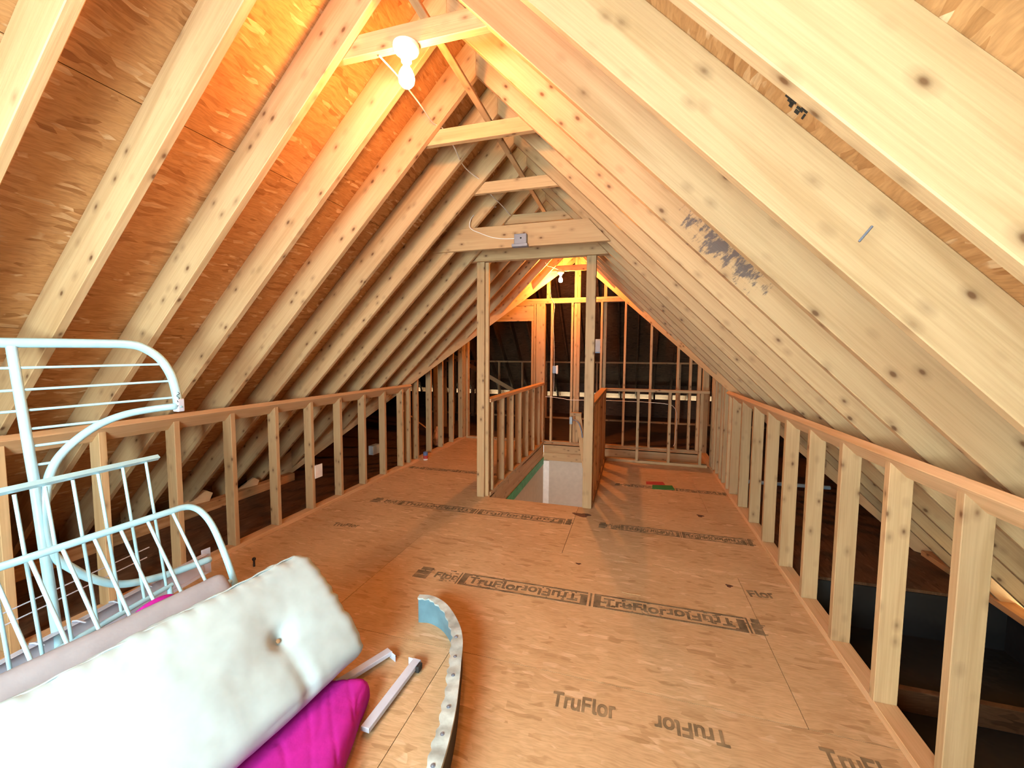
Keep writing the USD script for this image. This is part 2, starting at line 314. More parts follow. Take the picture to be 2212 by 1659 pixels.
def band(x0, x1, y, hw, rot=0.0, rough=0):
    """nailing line print: blocks, rules and the word set upright and upside down, over one another"""
    L = x1 - x0; ms = []
    def speck(a, b, n, lo=-hw, hi=hw):
        for _ in range(n):
            px, py = rng.uniform(a, b), rng.uniform(lo, hi); w, h = rng.uniform(.008, .03), rng.uniform(.004, .014)
            ms.append(flat(px, px + w, py, py + h))
    xx = 0.0
    cells = [('block', .10), ('gap', .04), ('half', .16), ('bar', .03), ('word', .84), ('bar', .04), ('word', .84), ('bar', .03), ('block', .05)]
    scale = L / sum(c[1] for c in cells)
    for kind, w in cells:
        w *= scale; a, b = xx, xx + w; xx = b
        if kind == 'block':
            ms += [flat(a, b, -hw, -hw * .4), flat(a, b, -hw * .3, hw * .35), flat(a + w * .15, b, hw * .45, hw)]; speck(a, b, 16)
        elif kind == 'bar': ms.append(flat(a + w * .35, a + w * .65, -hw, hw))
        elif kind == 'half':
            m = text2('Flor', hw * .9); m.apply_translation(((a + b) / 2, 0, 0)); ms.append(m); speck(a, b, 22)
        elif kind == 'word':
            ms += [flat(a, b, hw * .8, hw), flat(a, b, -hw, -hw * .8), flat(a, a + .05 * w, -hw, hw * .8), flat(b - .05 * w, b, -hw, hw * .6)]
            n = max(2, round(w / .42))
            for k in range(n):
                m = text2('TruFlor', hw * 1.0, flip=k % 2 == 1); m.apply_scale((w * .86 / n / (m.extents[0]), 1, 1)); m.apply_translation((a + w * (.07 + .86 * (k + .5) / n), 0, 0)); ms.append(m)
            speck(a, b, 70 + rough)
    ink(ms, x0, y, rot, 'ink_grey')
band(-1.44, .745, 2.535, .072, .012)
band(-2.62, -.51, 3.70, .062, .012, 30); band(-.26, .985, 3.745, .062, .0, 20)
band(-.17, 1.03, 5.02, .05, 0, 10); band(-2.9, -1.62, 4.94, .05, .02, 10)
m = text2('TruFlor', .075); m.apply_scale((.275 / m.extents[0], 1, 1)); ink([m], -.172, 1.742, .03)
m = text2('TruFlor', .07, True); m.apply_scale((.285 / m.extents[0], 1, 1)); ink([m], .268, 1.742, .0)
m = text2('TruFlor', .08); m.apply_scale((.285 / m.extents[0], 1, 1)); ink([m], .885, 1.765, -.03)
m = text2('Flor', .07); m.apply_scale((.15 / m.extents[0], 1, 1)); ink([m], .835, 2.93, .15, 'ink_grey')
m = text2('TruFlor', .06); m.apply_scale((.25 / m.extents[0], 1, 1)); ink([m], -2.45, 3.06, .1, 'ink_grey')
for (x, y, a, b) in ((-.437, 3.935, .085, .045), (.664, 4.25, .03, .03), (.66, 2.98, .02, .018), (-.35, 2.98, .02, .012)):
    g = np.linspace(0, 2 * np.pi, 18, endpoint=False); rr = 1 + .25 * np.sin(3 * g + x) + .12 * np.cos(5 * g)
    P = sg.Polygon(np.stack([a * rr * np.cos(g), b * rr * np.sin(g)], 1))
    part(floor, 'stain', trimesh.creation.extrude_polygon(P, .0006, engine='earcut').apply_translation((x, y, .0003)), 'wine_stain')

# ------------------------------------------------------------------ stairwell below
well = struct('wall_stairwell', 'drywall lining of the stairwell seen down the floor opening', 'wall')
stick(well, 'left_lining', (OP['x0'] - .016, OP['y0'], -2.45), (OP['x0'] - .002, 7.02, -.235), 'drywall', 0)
stick(well, 'green_edge', (OP['x0'] - .004, OP['y0'], -.36), (OP['x0'] + .006, 7.0, -.237), 'green_board', .001, label='strip of green wallboard edge under the rim')
stick(well, 'back_lining', (OP['x0'] - .016, 7.0, -2.45), (XR, 7.014, -.29), 'drywall_pale', 0)
stick(well, 'corner_strip', (OP['x0'], 6.985, -2.4), (OP['x0'] + .105, 7.0, -.30), 'white_paint', .002, label='white painted strip in the corner')  # lit streak on the wall, put in as a white strip
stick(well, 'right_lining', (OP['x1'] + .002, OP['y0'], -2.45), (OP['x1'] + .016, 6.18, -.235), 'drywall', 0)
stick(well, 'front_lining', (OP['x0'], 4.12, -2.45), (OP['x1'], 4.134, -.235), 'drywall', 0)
stick(well, 'landing', (OP['x0'] - .016, 4.1, -2.47), (XR, 7.02, -2.45), 'drywall_pale', 0)
stick(well, 'side_lining', (OB['x0'] + .016, 6.196, -2.45), (XR, 6.21, -.40), 'drywall', 0); stick(well, 'side_lining', (XR, 6.196, -2.45), (XR + .014, 7.02, -.02), 'pine_brown', 0)

# ------------------------------------------------------------------ roof
ceiling = struct('ceiling', 'underside of a pine raftered gable roof with orange strand board sheathing', 'ceiling')
XEL, XER = XL - 1.30, XR + 1.30
def rafter(side, y, low_x, material='pine'):
    if side < 0:
        O, ex = V(low_x, y + ST, low_x + AL), V(q, 0, q); L = (XM - low_x) / q
        ey = V(-q, 0, q)
        poly = [(0, 0), (L, 0), (L + DV * q, DV * q), (DV * q, DV * q)]
    else:
        O, ex = V(low_x, y, AR - low_x), V(-q, 0, q); L = (low_x - XM) / q; ey = V(q, 0, q)
        poly = [(0, 0), (L, 0), (L + DV * q, DV * q), (DV * q, DV * q)]
    if np.cross(ex, ey)[1] > 0: O = V(O[0], y, O[2])
    else: O = V(O[0], y + ST, O[2])
    return plank(ceiling, 'rafter', O, ex, ey, poly, ST, material, .003)
for k in range(-6, 16):
    y = RY[k + 6]
    lx = max(XEL, XL + (y + .02 - YV_L)); rx = min(XER, XR - (y + .02 - YV_R))
    if lx < XM - .1: rafter(-1, y, lx)
    if rx > XM + .1: rafter(1, y + {1: .035, 2: .02}.get(k, 0), rx, 'pine_stained' if k == 3 else 'pine')
for (x0, y0, s) in ((XL - 1.25, YV_L - 1.25, 1), (XR + 1.25, YV_R - 1.25, -1)):      # valley rafters
    z0 = (x0 + AL if s > 0 else AR - x0) - .05
    d = V(s, 1, 1); L = abs(XM - x0) * math.sqrt(3); h = V(s, 1, 0) / math.sqrt(2)
    ey = V(0, 0, 1) - (V(0, 0, 1) @ d / 3) * d
    side = np.cross(d / math.sqrt(3), ey / np.linalg.norm(ey))
    plank(ceiling, 'valley_rafter', V(x0, y0, z0) - side * ST / 2, d, ey, rect(0, L, 0, .235), ST, 'pine', .003)
# sheathing: sheets laid along the slope, with open joints over a dark felt
def roof_panels(side):
    a = AL if side < 0 else AR
    ex = V(0, 1, 0); eu = V(q, 0, q) if side < 0 else V(-q, 0, q)
    x_ref = XM; z_ref = ZM + DV
    # u measured down the slope from the ridge; local y axis points up the slope
    us = [0.06, 1.33, 2.55, 3.77, 5.0]
    for r in range(len(us) - 1):
        u0, u1 = us[r], us[r + 1]
        j = RY[7] + .019 + 3 * SP * (r % 2) - 2.4384
        for k in range(-3, 5):
            g = sg.box(j + 2.4384 * k + .002, u0 + .0015, j + 2.4384 * (k + 1) - .002, u1 - .0015)
            yv, xk = (YV_L, XL) if side < 0 else (YV_R, XR)
            # keep what lies in front of the valley: y < yv + (distance from the knee wall towards the ridge)
            ylim = lambda u: yv + ((x_ref - u * q - xk) if side < 0 else (xk - (x_ref + u * q))) + .13
            region = sg.Polygon([(Y0, 0.02), (ylim(0.02), .02), (ylim(5.0), 5.0), (Y0, 5.0)]) if ylim(5.0) > Y0 else sg.Polygon([(Y0, .02), (ylim(.02), .02), (Y0, 5.0)])
            g = g.intersection(region)
            if g.is_empty or g.area < .01: continue
            g = shapely.affinity.scale(g, 1, -1, origin=(0, 0))
            ey = eu; O = V(x_ref, 0, z_ref)
            ez = np.cross(ex, ey)
            if ez[2] < 0: O = O - ez * .012
            plank(ceiling, 'sheathing_panel', O, ex, ey, g, .012, 'osb_roof', 0)
    up = V(-q, 0, q) if side < 0 else V(q, 0, q)
    v = [V(x_ref, Y0, z_ref) + up * .016, V(x_ref, 7.3, z_ref) + up * .016]; dn = -eu * 5.0
    quad = np.array([v[0], v[1], v[1] + dn * .42, v[0] + dn, V(0, 0, 0)])
    yv, xk = (YV_L, XL) if side < 0 else (YV_R, XR)
    P = [v[0], v[1], V(x_ref - q * 5 if side < 0 else x_ref + q * 5, yv + ((x_ref - 5 * q - xk) if side < 0 else (xk - x_ref - 5 * q)) + .2, z_ref - 5 * q) + up * .016, v[0] + dn]
    P = np.array(P); T = P + up * .01
    vv = np.vstack([P, T]); ff = [[0, 1, 2], [0, 2, 3], [4, 6, 5], [4, 7, 6]] + [[i, (i + 1) % 4, 4 + (i + 1) % 4] for i in range(4)] + [[i, 4 + (i + 1) % 4, 4 + i] for i in range(4)]
    part(ceiling, 'roofing_felt', trimesh.Trimesh(vv, ff, process=False), 'felt')
roof_panels(-1); roof_panels(1)
# the main roof behind: near slope above the valleys, far slope, in the dark
YK = 7.68; ZK = HL + .054 + DV + (YK - YV_L)
zn = lambda y: HL + .054 + DV + (y - YV_L); zf = lambda y: ZK - (y - YK)
def roof_plane(plan, zfun, name, material='osb_dark', t=.015):
    P = np.array(plan, float); n = len(P)
    b = np.column_stack([P, [zfun(y) for y in P[:, 1]]]); tpt = b + [0, 0, t]
    v = np.vstack([b, tpt]); f = []
    for i in range(1, n - 1): f += [[0, i + 1, i], [n, n + i, n + i + 1]]
    for i in range(n): j = (i + 1) % n; f += [[i, j, n + j], [i, n + j, n + i]]
    part(ceiling, name, trimesh.Trimesh(v, f, process=False), material)
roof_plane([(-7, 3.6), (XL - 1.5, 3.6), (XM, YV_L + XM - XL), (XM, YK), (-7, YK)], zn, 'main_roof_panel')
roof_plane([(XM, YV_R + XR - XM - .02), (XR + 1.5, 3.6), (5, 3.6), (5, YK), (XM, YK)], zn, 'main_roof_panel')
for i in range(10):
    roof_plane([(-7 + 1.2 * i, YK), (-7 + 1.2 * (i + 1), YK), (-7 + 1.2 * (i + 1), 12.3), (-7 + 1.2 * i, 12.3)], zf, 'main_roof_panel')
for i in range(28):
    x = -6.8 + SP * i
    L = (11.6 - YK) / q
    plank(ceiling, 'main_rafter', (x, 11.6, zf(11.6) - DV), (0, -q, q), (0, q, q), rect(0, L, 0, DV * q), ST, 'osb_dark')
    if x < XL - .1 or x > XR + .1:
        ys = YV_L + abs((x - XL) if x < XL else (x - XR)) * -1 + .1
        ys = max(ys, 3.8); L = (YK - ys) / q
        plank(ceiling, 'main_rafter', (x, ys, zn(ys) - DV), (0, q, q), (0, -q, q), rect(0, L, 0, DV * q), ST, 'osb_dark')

# ------------------------------------------------------------------ knee walls
def knee(side):
    left = side < 0
    w = struct('wall_left' if left else 'wall_right', 'open stud knee wall of pine with a tilted top plate on the %s side' % ('left' if left else 'right'), 'wall')
    X, H, y0 = (XL, HL, 2.394) if left else (XR, HR, 1.677)
    s = -1 if left else 1                                            # outward direction
    yend = 5.05 if left else 5.16
    def stud(y, top, bevel, t=ST):
        if left: plank(w, 'stud', (X - SW, y + t, .038), (0, 0, 1), (1, 0, 0), [(0, 0), (top - .038 - (SW if bevel else 0), 0), (top - .038, SW), (0, SW)], t) if False else \
            plank(w, 'stud', (X - SW, y, .038), (0, 0, 1), (1, 0, 0), [(0, 0), (top - .038 - (SW if bevel else 0), 0), (top - .038, SW), (0, SW)], t)
        else: plank(w, 'stud', (X, y, .038), (0, 0, 1), (1, 0, 0), [(0, 0), (top - .038, 0), (top - .038 - (SW if bevel else 0), SW), (0, SW)], t)
    for k in range(-10, 12):
        y = y0 + SP * k
        if y < Y0 + .1: continue
        if y < yend: stud(y, H, True)
        elif y < 6.99: stud(y, min(HL + .03 + (y - 5.1), 3.0), False)
    stud(yend - .03 if left else 5.10, H, True); stud(6.93, 2.9, False); stud(6.985, 2.9, False)
    if not left:
        stud(6.10, 1.9, False); stud(6.02, 1.9, False); stud(5.50, 1.45, False); stud(5.93, 1.9, False)
    O = V(X, Y0, H); e = V(s * q, 0, -q)
    L = yend - Y0
    plank(w, 'top_plate', O if not left else V(X, Y0, H), (0, 1, 0), e, rect(0, L, 0, .125), .038, 'plate_pine') if not left else \
        plank(w, 'top_plate', V(X, yend, H), (0, -1, 0), e, rect(0, L, 0, .125), .038, 'plate_pine')
    stick(w, 'bottom_plate', (X if not left else X - .089, Y0, 0), (X + .089 if not left else X, 7.03, .038), 'plate_pine')
    stick(w, 'wall_panel', (X + s * (SW + .001), Y0, .04) if not left else (X - SW - .012, Y0, .04), (X + SW + .012, 1.5, H - .12) if not left else (X - SW - .001, 1.05, H - .12), 'osb_roof', 0)  # unseen board added to keep window light out of the eaves
    return w
wall_left, wall_right = knee(-1), knee(1)

# ------------------------------------------------------------------ end wall (open studs) and the attic beyond
wb = struct('wall_back', 'open framed end wall of pine studs lit orange by the far bulb, door opening at its left', 'wall')
YB = YE + .089
stick(wb, 'sill_plate', (XL, YE, 0), (-1.70, YB, .038)); stick(wb, 'sill_plate', (-1.70, YE, 0), (XR, YB, .045))
stick(wb, 'beam', (-2.4, YE, 2.43), (XR + .3, YB, 2.475)); stick(wb, 'beam', (-2.4, YE, 2.476), (XR + .3, YB, 2.515))
stick(wb, 'door_header', (-2.95, YE, 2.135), (-1.676, YE + .04, 2.395))
stick(wb, 'cripple', (-2.95, YE, 2.40), (-1.676, YB, 2.43))
for x, z0, z1, t in ((-1.714, .038, 2.133, .038), (-1.672, .038, 2.43, .038), (-1.628, .038, 2.43, .155), (-1.372, .045, 2.43, .038), (-1.022, .045, 2.43, .038),
                     (-.532, .045, 2.43, .036), (-.15, .045, 2.43, .036), (.262, .045, 2.43, .036), (.675, .045, 2.43, .036), (.86, .045, 2.43, .038), (XL, .038, 2.43, .038), (.985, .045, 2.43, .05)):
    stick(wb, 'stud', (x, YE, z0), (x + t, YB, z1))
stick(wb, 'stud', (-.492, YB + .01, .0), (-.44, YB + .10, 3.3), 'pine')
stick(wb, 'stud', (-1.45, YE, 2.515), (-1.395, YB, 3.20)); stick(wb, 'post', (-.975, YE + .02, 0.045), (-.927, YB + .02, 3.25)); stick(wb, 'post', (-.925, YE + .02, .045), (-.872, YB + .02, 3.25))
wf = struct('wall_far', 'dim far knee wall with thin studs across the unlit attic beyond', 'wall')
stick(wf, 'top_plate', (-5.2, 9.9, 1.36), (3.4, 9.99, 1.40), 'pine_brown'); stick(wf, 'bottom_plate', (-5.2, 9.9, 0), (3.4, 9.99, .038), 'pine_brown')
for i in range(15):
    x = -5.1 + .61 * i; stick(wf, 'stud', (x, 9.9, .038), (x + .038, 9.99, 1.36), 'pine_brown')
stick(wf, 'eave_board', (-7, 10.9, 0), (5, 10.93, .455), 'osb_dark', 0); stick(wf, 'eave_board', (-7, 10.9, .575), (5, 10.93, .95), 'osb_dark', 0)
for i in range(28):
    x = -6.8 + SP * i; stick(wf, 'rafter_tail', (x, 10.85, .44), (x + .038, 11.3, .60), 'osb_dark')
for i in range(6):
    y = 7.6 + SP * i; stick(wf, 'stud', (-3.9, y, .0), (-3.81, y + .038, 1.9 - .1 * i))
plank(wf, 'brace', (-3.8, 8.2, 1.5), (.78, .6, -.55), (0, 0, 1), rect(0, 2.2, 0, .085), .038, 'pine')
for x in (-7.02, 5.0): stick(wf, 'side_panel', (x, 3.5, -.02), (x + .02, 12.0, 4.3), 'osb_dark', 0)

# gable wall and window behind the camera
wr = struct('wall_front', 'strand board gable wall behind the camera', 'wall')
P = sg.Polygon([(-4.6, -.05), (2.9, -.05), (XM + .3, ZM + .55), (XM - .3, ZM + .55)]).difference(sg.box(-1.49, .85, -.39, 2.05))
plank(wr, 'gable_panel', (0, Y0, 0), (1, 0, 0), (0, 0, 1), P, .015, 'osb_roof', 0)
for x in (-3.2, -2.6, -2.0, -1.57, -.35, .2, .8): stick(wr, 'stud', (x, Y0 + .0, 0), (x + .038, Y0 + .089, min(x + AL, AR - x)))
wn = struct('window_1', 'gable window behind the camera', 'window')
for lo, hi in (((-1.53, Y0 - .05, .81), (-.35, Y0 + .05, .85)), ((-1.53, Y0 - .05, 2.05), (-.35, Y0 + .05, 2.09)), ((-1.53, Y0 - .05, .85), (-1.49, Y0 + .05, 2.05)), ((-.39, Y0 - .05, .85), (-.35, Y0 + .05, 2.05))):
    stick(wn, 'frame', lo, hi, 'white_paint')

# ------------------------------------------------------------------ collar ties, headers, posts
TIES = [(2, 'pine collar tie nearest the camera carrying the bright bare bulb', -1.292, -.654), (4, 'second pine collar tie from the camera, with a white cable over it', -1.313, -.636),
        (6, 'third pine collar tie, in front of the header with the grey box', -1.334, -.654), (8, 'grey shaded collar tie just above the header with the grey box', -1.30, -.654),
        (14, 'orange lit collar tie carrying the far bulb', -1.30, -.6)]
for k, lab, x0, x1 in TIES:
    y = RY[k + 6] + ST + .001
    t = thing('collar_tie', lab, 'beam', (XM, y, 2.855), 'collar ties under the ridge')
    plank(t, 'board', (x0 - .19, y + ST, 2.855), (1, 0, 0), (0, 0, 1), [(0, 0), (x1 - x0 + .38, 0), (x1 - x0 + .30, .089), (.08, .089)], ST)
t = thing('header_beam', 'wide pine header board with the grey metal box on its face', 'beam', (-1.0, 3.585, 2.497))
plank(t, 'board', (-1.84, 3.619, 2.497), (1, 0, 0), (0, 0, 1), [(0, 0), (1.631, 0), (1.45, .197), (.19, .197)], ST)
t = thing('header_beam', 'greyish double header board resting on the two posts', 'beam', (-1.0, 4.10, 2.50))
for y in (4.105, 4.144): plank(t, 'board', (-1.86, y + .038, 2.515), (1, 0, 0), (0, 0, 1), [(0, 0), (1.61, 0), (1.41, .21), (.2, .21)], ST)
for x, w, lab in ((-1.600, .084, 'pine post at the left front corner of the stair opening'), (-.458, .092, 'pine post at the right front corner of the stair opening')):
    t = thing('support_post', lab, 'post', (x + w / 2, 4.12, 0), 'posts at the stair opening')
    stick(t, 'board', (x, 4.122, 0), (x + w, 4.160, 2.513)); stick(t, 'board', (x + (.02 if x < -1 else 0), 4.161, 0), (x + w + (.035 if x < -1 else 0), 4.199, 2.513))
t = thing('ridge_strip', 'thin wooden strip running lengthwise just under the ridge', 'batten', (-.92, Y0, 3.05))
plank(t, 'batten', (-.945, Y0 + .05, 3.045), (0, 1, 0), (1, 0, 0), rect(0, 6.6, 0, .04), .02)

# ------------------------------------------------------------------ stair railings (half walls)
t = thing('stair_railing', 'half wall of pine studs along the left side of the stair opening', 'railing', (-1.51, 5.6, 0), 'half walls round the stair opening')
stick(t, 'top_rail', (-1.556, 4.20, 1.03), (-1.466, 7.028, 1.068), 'plate_pine'); stick(t, 'bottom_plate', (-1.556, 4.20, 0), (-1.466, 7.0, .038))
for y in (4.29, 4.69, 5.09, 5.49, 5.89, 6.29, 6.69, 6.95): stick(t, 'stud', (-1.555, y - .02, .038), (-1.467, y + .018, 1.03))
t = thing('stair_railing', 'half wall of closely overlapping brown studs along the right side of the stair opening', 'railing', (-.40, 5.2, 0), 'half walls round the stair opening')
stick(t, 'top_rail', (-.448, 4.20, 1.03), (-.360, 6.13, 1.068), 'plate_pine'); stick(t, 'bottom_plate', (-.448, 4.20, 0), (-.360, 6.13, .038), 'pine_brown')
for y in (4.26, 4.63, 5.0, 5.37, 5.74, 6.09): stick(t, 'stud', (-.447, y - .02, .038), (-.361, y + .018, 1.03), 'pine_brown')
t = thing('stair_railing', 'low rail of pale studs crossing between the half wall and the right wall', 'railing', (.25, 6.17, 0), 'half walls round the stair opening')
stick(t, 'top_rail', (-.447, 6.132, 1.03), (1.02, 6.218, 1.068)); stick(t, 'bottom_plate', (-.447, 6.132, 0), (1.02, 6.218, .038))
for x in (-.41, .068, .495, .905): stick(t, 'stud', (x, 6.133, .038), (x + .038, 6.217, 1.03))

# ------------------------------------------------------------------ lights
def bulb_lamp(lab, x, y, ztop, glow):
    t = thing('bulb_lamp', lab, 'light bulb', (x, y, ztop), 'bare bulbs on collar ties')
    part(t, 'socket_base', lathe([(0, 0), (.056, 0), (.057, -.012), (.050, -.026), (.033, -.04), (.024, -.052), (.022, -.066), (.017, -.07), (0, -.07)]), 'porcelain', (x, y, ztop - .001), smooth=40)
    prof = [(0, -.075), (.0135, -.075), (.0145, -.086), (.024, -.100), (.032, -.117), (.035, -.134), (.032, -.152), (.021, -.166), (.010, -.172), (0, -.173)]
    part(t, 'bulb', lathe(prof, 20), glow, (x, y, ztop), smooth=True)
bulb_lamp('bright bare bulb in a white holder under the nearest collar tie', -.962, 1.648, 2.855, 'bulb_glow')
bulb_lamp('small bare bulb glowing orange at the far end of the attic', -1.125, 6.520, 2.855, 'bulb_glow_far')

# ------------------------------------------------------------------ cables and electrical boxes
def cable(lab, pts, r=.0042):
    t = thing('cable', lab, 'cable', pts[0]); part(t, 'jacket', tube(catmull(pts, 6), r, 8), 'cable_jacket', smooth=True)
cable('white cable running from the near bulb back over the collar ties', [(-1.103, 1.66, 2.848), (-1.126, 1.85, 2.884), (-1.157, 2.05, 2.915), (-1.160, 2.15, 2.911), (-1.197, 2.35, 2.940), (-1.188, 2.425, 2.956), (-1.182, 2.48, 2.954),
    (-1.167, 2.6, 2.904), (-1.229, 2.85, 2.931), (-1.253, 3.05, 2.953), (-1.224, 3.235, 2.957), (-1.220, 3.30, 2.954), (-1.195, 3.4, 2.901), (-1.204, 3.75, 2.925), (-1.203, 4.02, 2.923)])
cable('white cable looping down the header to the grey metal box', [(-1.246, 3.70, 2.904), (-1.384, 3.68, 2.876), (-1.442, 3.6, 2.80), (-1.459, 3.57, 2.716), (-1.428, 3.562, 2.673), (-1.364, 3.57, 2.643), (-1.255, 3.575, 2.599), (-1.147, 3.576, 2.576), (-1.02, 3.572, 2.568)])
cable('bright cable sagging from the header to the far bulb', [(-1.116, 5.3, 2.735), (-1.153, 5.6, 2.758), (-1.205, 6.2, 2.864), (-1.160, 6.46, 2.879), (-1.10, 6.49, 2.868)])
cable('cable hanging down a stud of the end wall to the switch box', [(-1.427, 7.02, 2.918), (-1.401, 7.02, 2.784), (-1.374, 7.02, 2.549), (-1.358, 7.022, 2.51), (-1.308, 7.015, 2.391), (-1.322, 7.02, 2.235), (-1.328, 7.02, 2.078), (-1.305, 7.02, 1.604), (-1.304, 7.02, .885)])
cable('grey cable strung across the end wall below rail height', [(-1.446, 7.0, .826), (-1.307, 7.0, .822), (-1.146, 7.0, .804), (-.971, 7.0, .786), (-.484, 7.0, .797), (.108, 7.0, .796), (.535, 7.0, .775), (.647, 7.0, .727), (.685, 7.0, .617), (.686, 7.0, .356), (.679, 7.0, .168), (.66, 7.01, .099)], .005)
t = thing('junction_box', 'grey metal box with a lipped lower edge on the face of the header', 'electrical box', (-.97, 3.56, 2.55))
part(t, 'body', rbox((-1.026, 3.535, 2.51), (-.915, 3.584, 2.598)), 'steel_grey'); part(t, 'lip', rbox((-1.045, 3.525, 2.487), (-.905, 3.584, 2.513), .003), 'steel_grey'); part(t, 'cover_screw', lathe([(0, 0), (.008, 0), (.006, .004), (0, .005)], 10).apply_transform(trimesh.transformations.rotation_matrix(math.pi / 2, (1, 0, 0))).apply_translation((-.965, 3.535, 2.56)), 'dark_rubber')
t = thing('switch_box', 'pale switch box on a stud of the end wall', 'electrical box', (-1.28, 7.0, 1.30))
part(t, 'body', rbox((-1.325, 7.0, 1.235), (-1.262, 7.06, 1.362)), 'blue_grey'); part(t, 'cover', rbox((-1.264, 6.995, 1.225), (-1.235, 7.065, 1.37)), 'white_plastic')
t = thing('breaker_panel', 'blue grey metal panel behind the studs of the end wall', 'electrical panel', (-.54, 7.2, 1.59))
part(t, 'body', rbox((-.64, 7.21, 1.585), (-.45, 7.28, 1.825), .008), 'blue_grey'); part(t, 'door', rbox((-.625, 7.195, 1.60), (-.465, 7.215, 1.81), .006), 'blue_grey')
t = thing('newel_block', 'short pale wood block topping the sloping handrail board in the stairwell', 'handrail', (-.90, 6.6, .6))
stick(t, 'block', (-.95, 6.58, .575), (-.77, 6.66, .625)); plank(t, 'board', (-.85, 6.63, .575), (.14, 0, -.9), (1, 0, 0), rect(0, .85, -.02, .075), .03, 'pine_brown')
t = thing('socket_box', 'small grey socket box with a bent conduit on the stairwell handrail', 'electrical box', (-.93, 6.6, .5))
part(t, 'body', rbox((-.957, 6.56, .44), (-.912, 6.63, .56)), 'pvc_pipe'); part(t, 'conduit', tube(catmull([(-.90, 6.57, .51), (-.86, 6.55, .51), (-.80, 6.52, .47), (-.755, 6.5, .36), (-.735, 6.48, .25)], 6), .011, 8), 'steel_grey', smooth=True)
t = thing('outlet', 'white outlet cover fixed to a stud of the left knee wall', 'outlet', (-2.94, 3.285, .39))
part(t, 'cover', rbox((-2.944, 3.238, .328), (-2.936, 3.338, .458), .003), 'white_plastic'); part(t, 'box', rbox((-3.0, 3.25, .34), (-2.944, 3.325, .445)), 'blue_grey')
t = thing('wall_box', 'grey blue metal box in the dim space behind the left knee wall', 'electrical box', (-3.24, 4.68, .28))
part(t, 'body', rbox((-3.31, 4.60, .22), (-3.24, 4.76, .34)), 'pvc_pipe')

# ------------------------------------------------------------------ dismantled metal bunk bed
dw = lambda deg: V(math.sin(math.radians(deg)), math.cos(math.radians(deg)), 0)
t = thing('bed_end', 'tall white metal bunk bed end with curved top rail and horizontal bars', 'bed frame', (-2.4, 1.1, 0))
top = [(-2.62, .55, 1.573), (-2.529, .977, 1.579), (-2.479, 1.17, 1.582), (-2.442, 1.313, 1.584), (-2.411, 1.433, 1.583), (-2.392, 1.491, 1.566), (-2.367, 1.547, 1.512), (-2.342, 1.578, 1.431), (-2.325, 1.587, 1.353), (-2.305, 1.588, 1.250)]
part(t, 'top_rail', tube(catmull(top, 8), .021, 16), 'white_enamel', smooth=True)
cur = [(-2.306, 1.575, 1.262), (-2.333, 1.48, 1.257), (-2.358, 1.376, 1.243), (-2.375, 1.283, 1.208), (-2.384, 1.202, 1.151), (-2.387, 1.145, 1.091), (-2.383, 1.110, 1.029), (-2.375, 1.088, .956), (-2.361, 1.069, .864), (-2.343, 1.063, .769), (-2.325, 1.072, .687), (-2.302, 1.109, .621), (-2.271, 1.167, .543), (-2.237, 1.248, .479), (-2.203, 1.358, .452), (-2.169, 1.484, .444), (-2.15, 1.60, .44)]
part(t, 'curved_rail', tube(catmull(cur, 6), .017, 14), 'white_enamel', smooth=True)
part(t, 'post', tube([(-2.502, 1.072, 1.565), (-2.386, 1.060, .982), (-2.332, 1.05, .696), (-2.20, 1.03, .02)], .017, 14), 'white_enamel', smooth=True)
for a, b in (((-2.60, .60, 1.468), (-2.36, 1.552, 1.483)), ((-2.58, .60, 1.372), (-2.338, 1.575, 1.395)), ((-2.57, .60, 1.286), (-2.322, 1.575, 1.308)), ((-2.431, 1.073, 1.219), (-2.374, 1.290, 1.223)), ((-2.417, 1.072, 1.147), (-2.386, 1.195, 1.149)), ((-2.402, 1.071, 1.068), (-2.384, 1.135, 1.069))):
    part(t, 'bar', tube([a, b], .0058, 10), 'white_enamel', smooth=True)
part(t, 'end_sleeve', rbox((-2.328, 1.570, 1.232), (-2.287, 1.606, 1.30), .006), 'white_steel')
o_ = V(2.3, -1.58, .2) / 2.8 * .0225
part(t, 'scuff_mark', tube(catmull([V(-2.309, 1.588, z) + o_ + V(.003 * math.sin(i * 2.1), .006 * math.sin(i * 1.7), 0) for i, z in enumerate(np.linspace(1.335, 1.262, 11))], 5), .0016, 5), 'dark_rubber', smooth=True, label='dark scribbled scuff')
t = thing('guard_rail', 'white metal rail with square top bar and upright rods before the tall bed end', 'bed frame', (-1.98, 1.0, 0))
part(t, 'top_bar', tube([(-2.10, .40, 1.052), (-2.239, 1.432, 1.028)], .0145, 4), 'white_enamel')
rods = [(1.373, -2.230, -2.136), (1.271, -2.216, -2.122), (1.174, -2.203, -2.108), (1.084, -2.191, -2.095), (.995, -2.179, -2.082), (.907, -2.168, -2.071), (.82, -2.157, -2.060), (.73, -2.145, -2.048), (.64, -2.133, -2.036)]
for y, xa, xb in rods: part(t, 'rod', tube([(xa, y, 1.02), (xb, y, .41)], .0062, 10), 'white_enamel', smooth=True)
part(t, 'lower_bar', tube([(-2.00, .40, .41), (-2.14, 1.40, .41)], .0115, 12), 'white_enamel', smooth=True)
part(t, 'leg', tube([(-2.137, 1.385, .41), (-2.08, 1.385, .012)], .0115, 12), 'white_enamel', smooth=True)
t = thing('bed_rail', 'white tubular rail with rounded corner and leaning rods behind the mattress', 'bed frame', (-1.85, 1.0, 0))
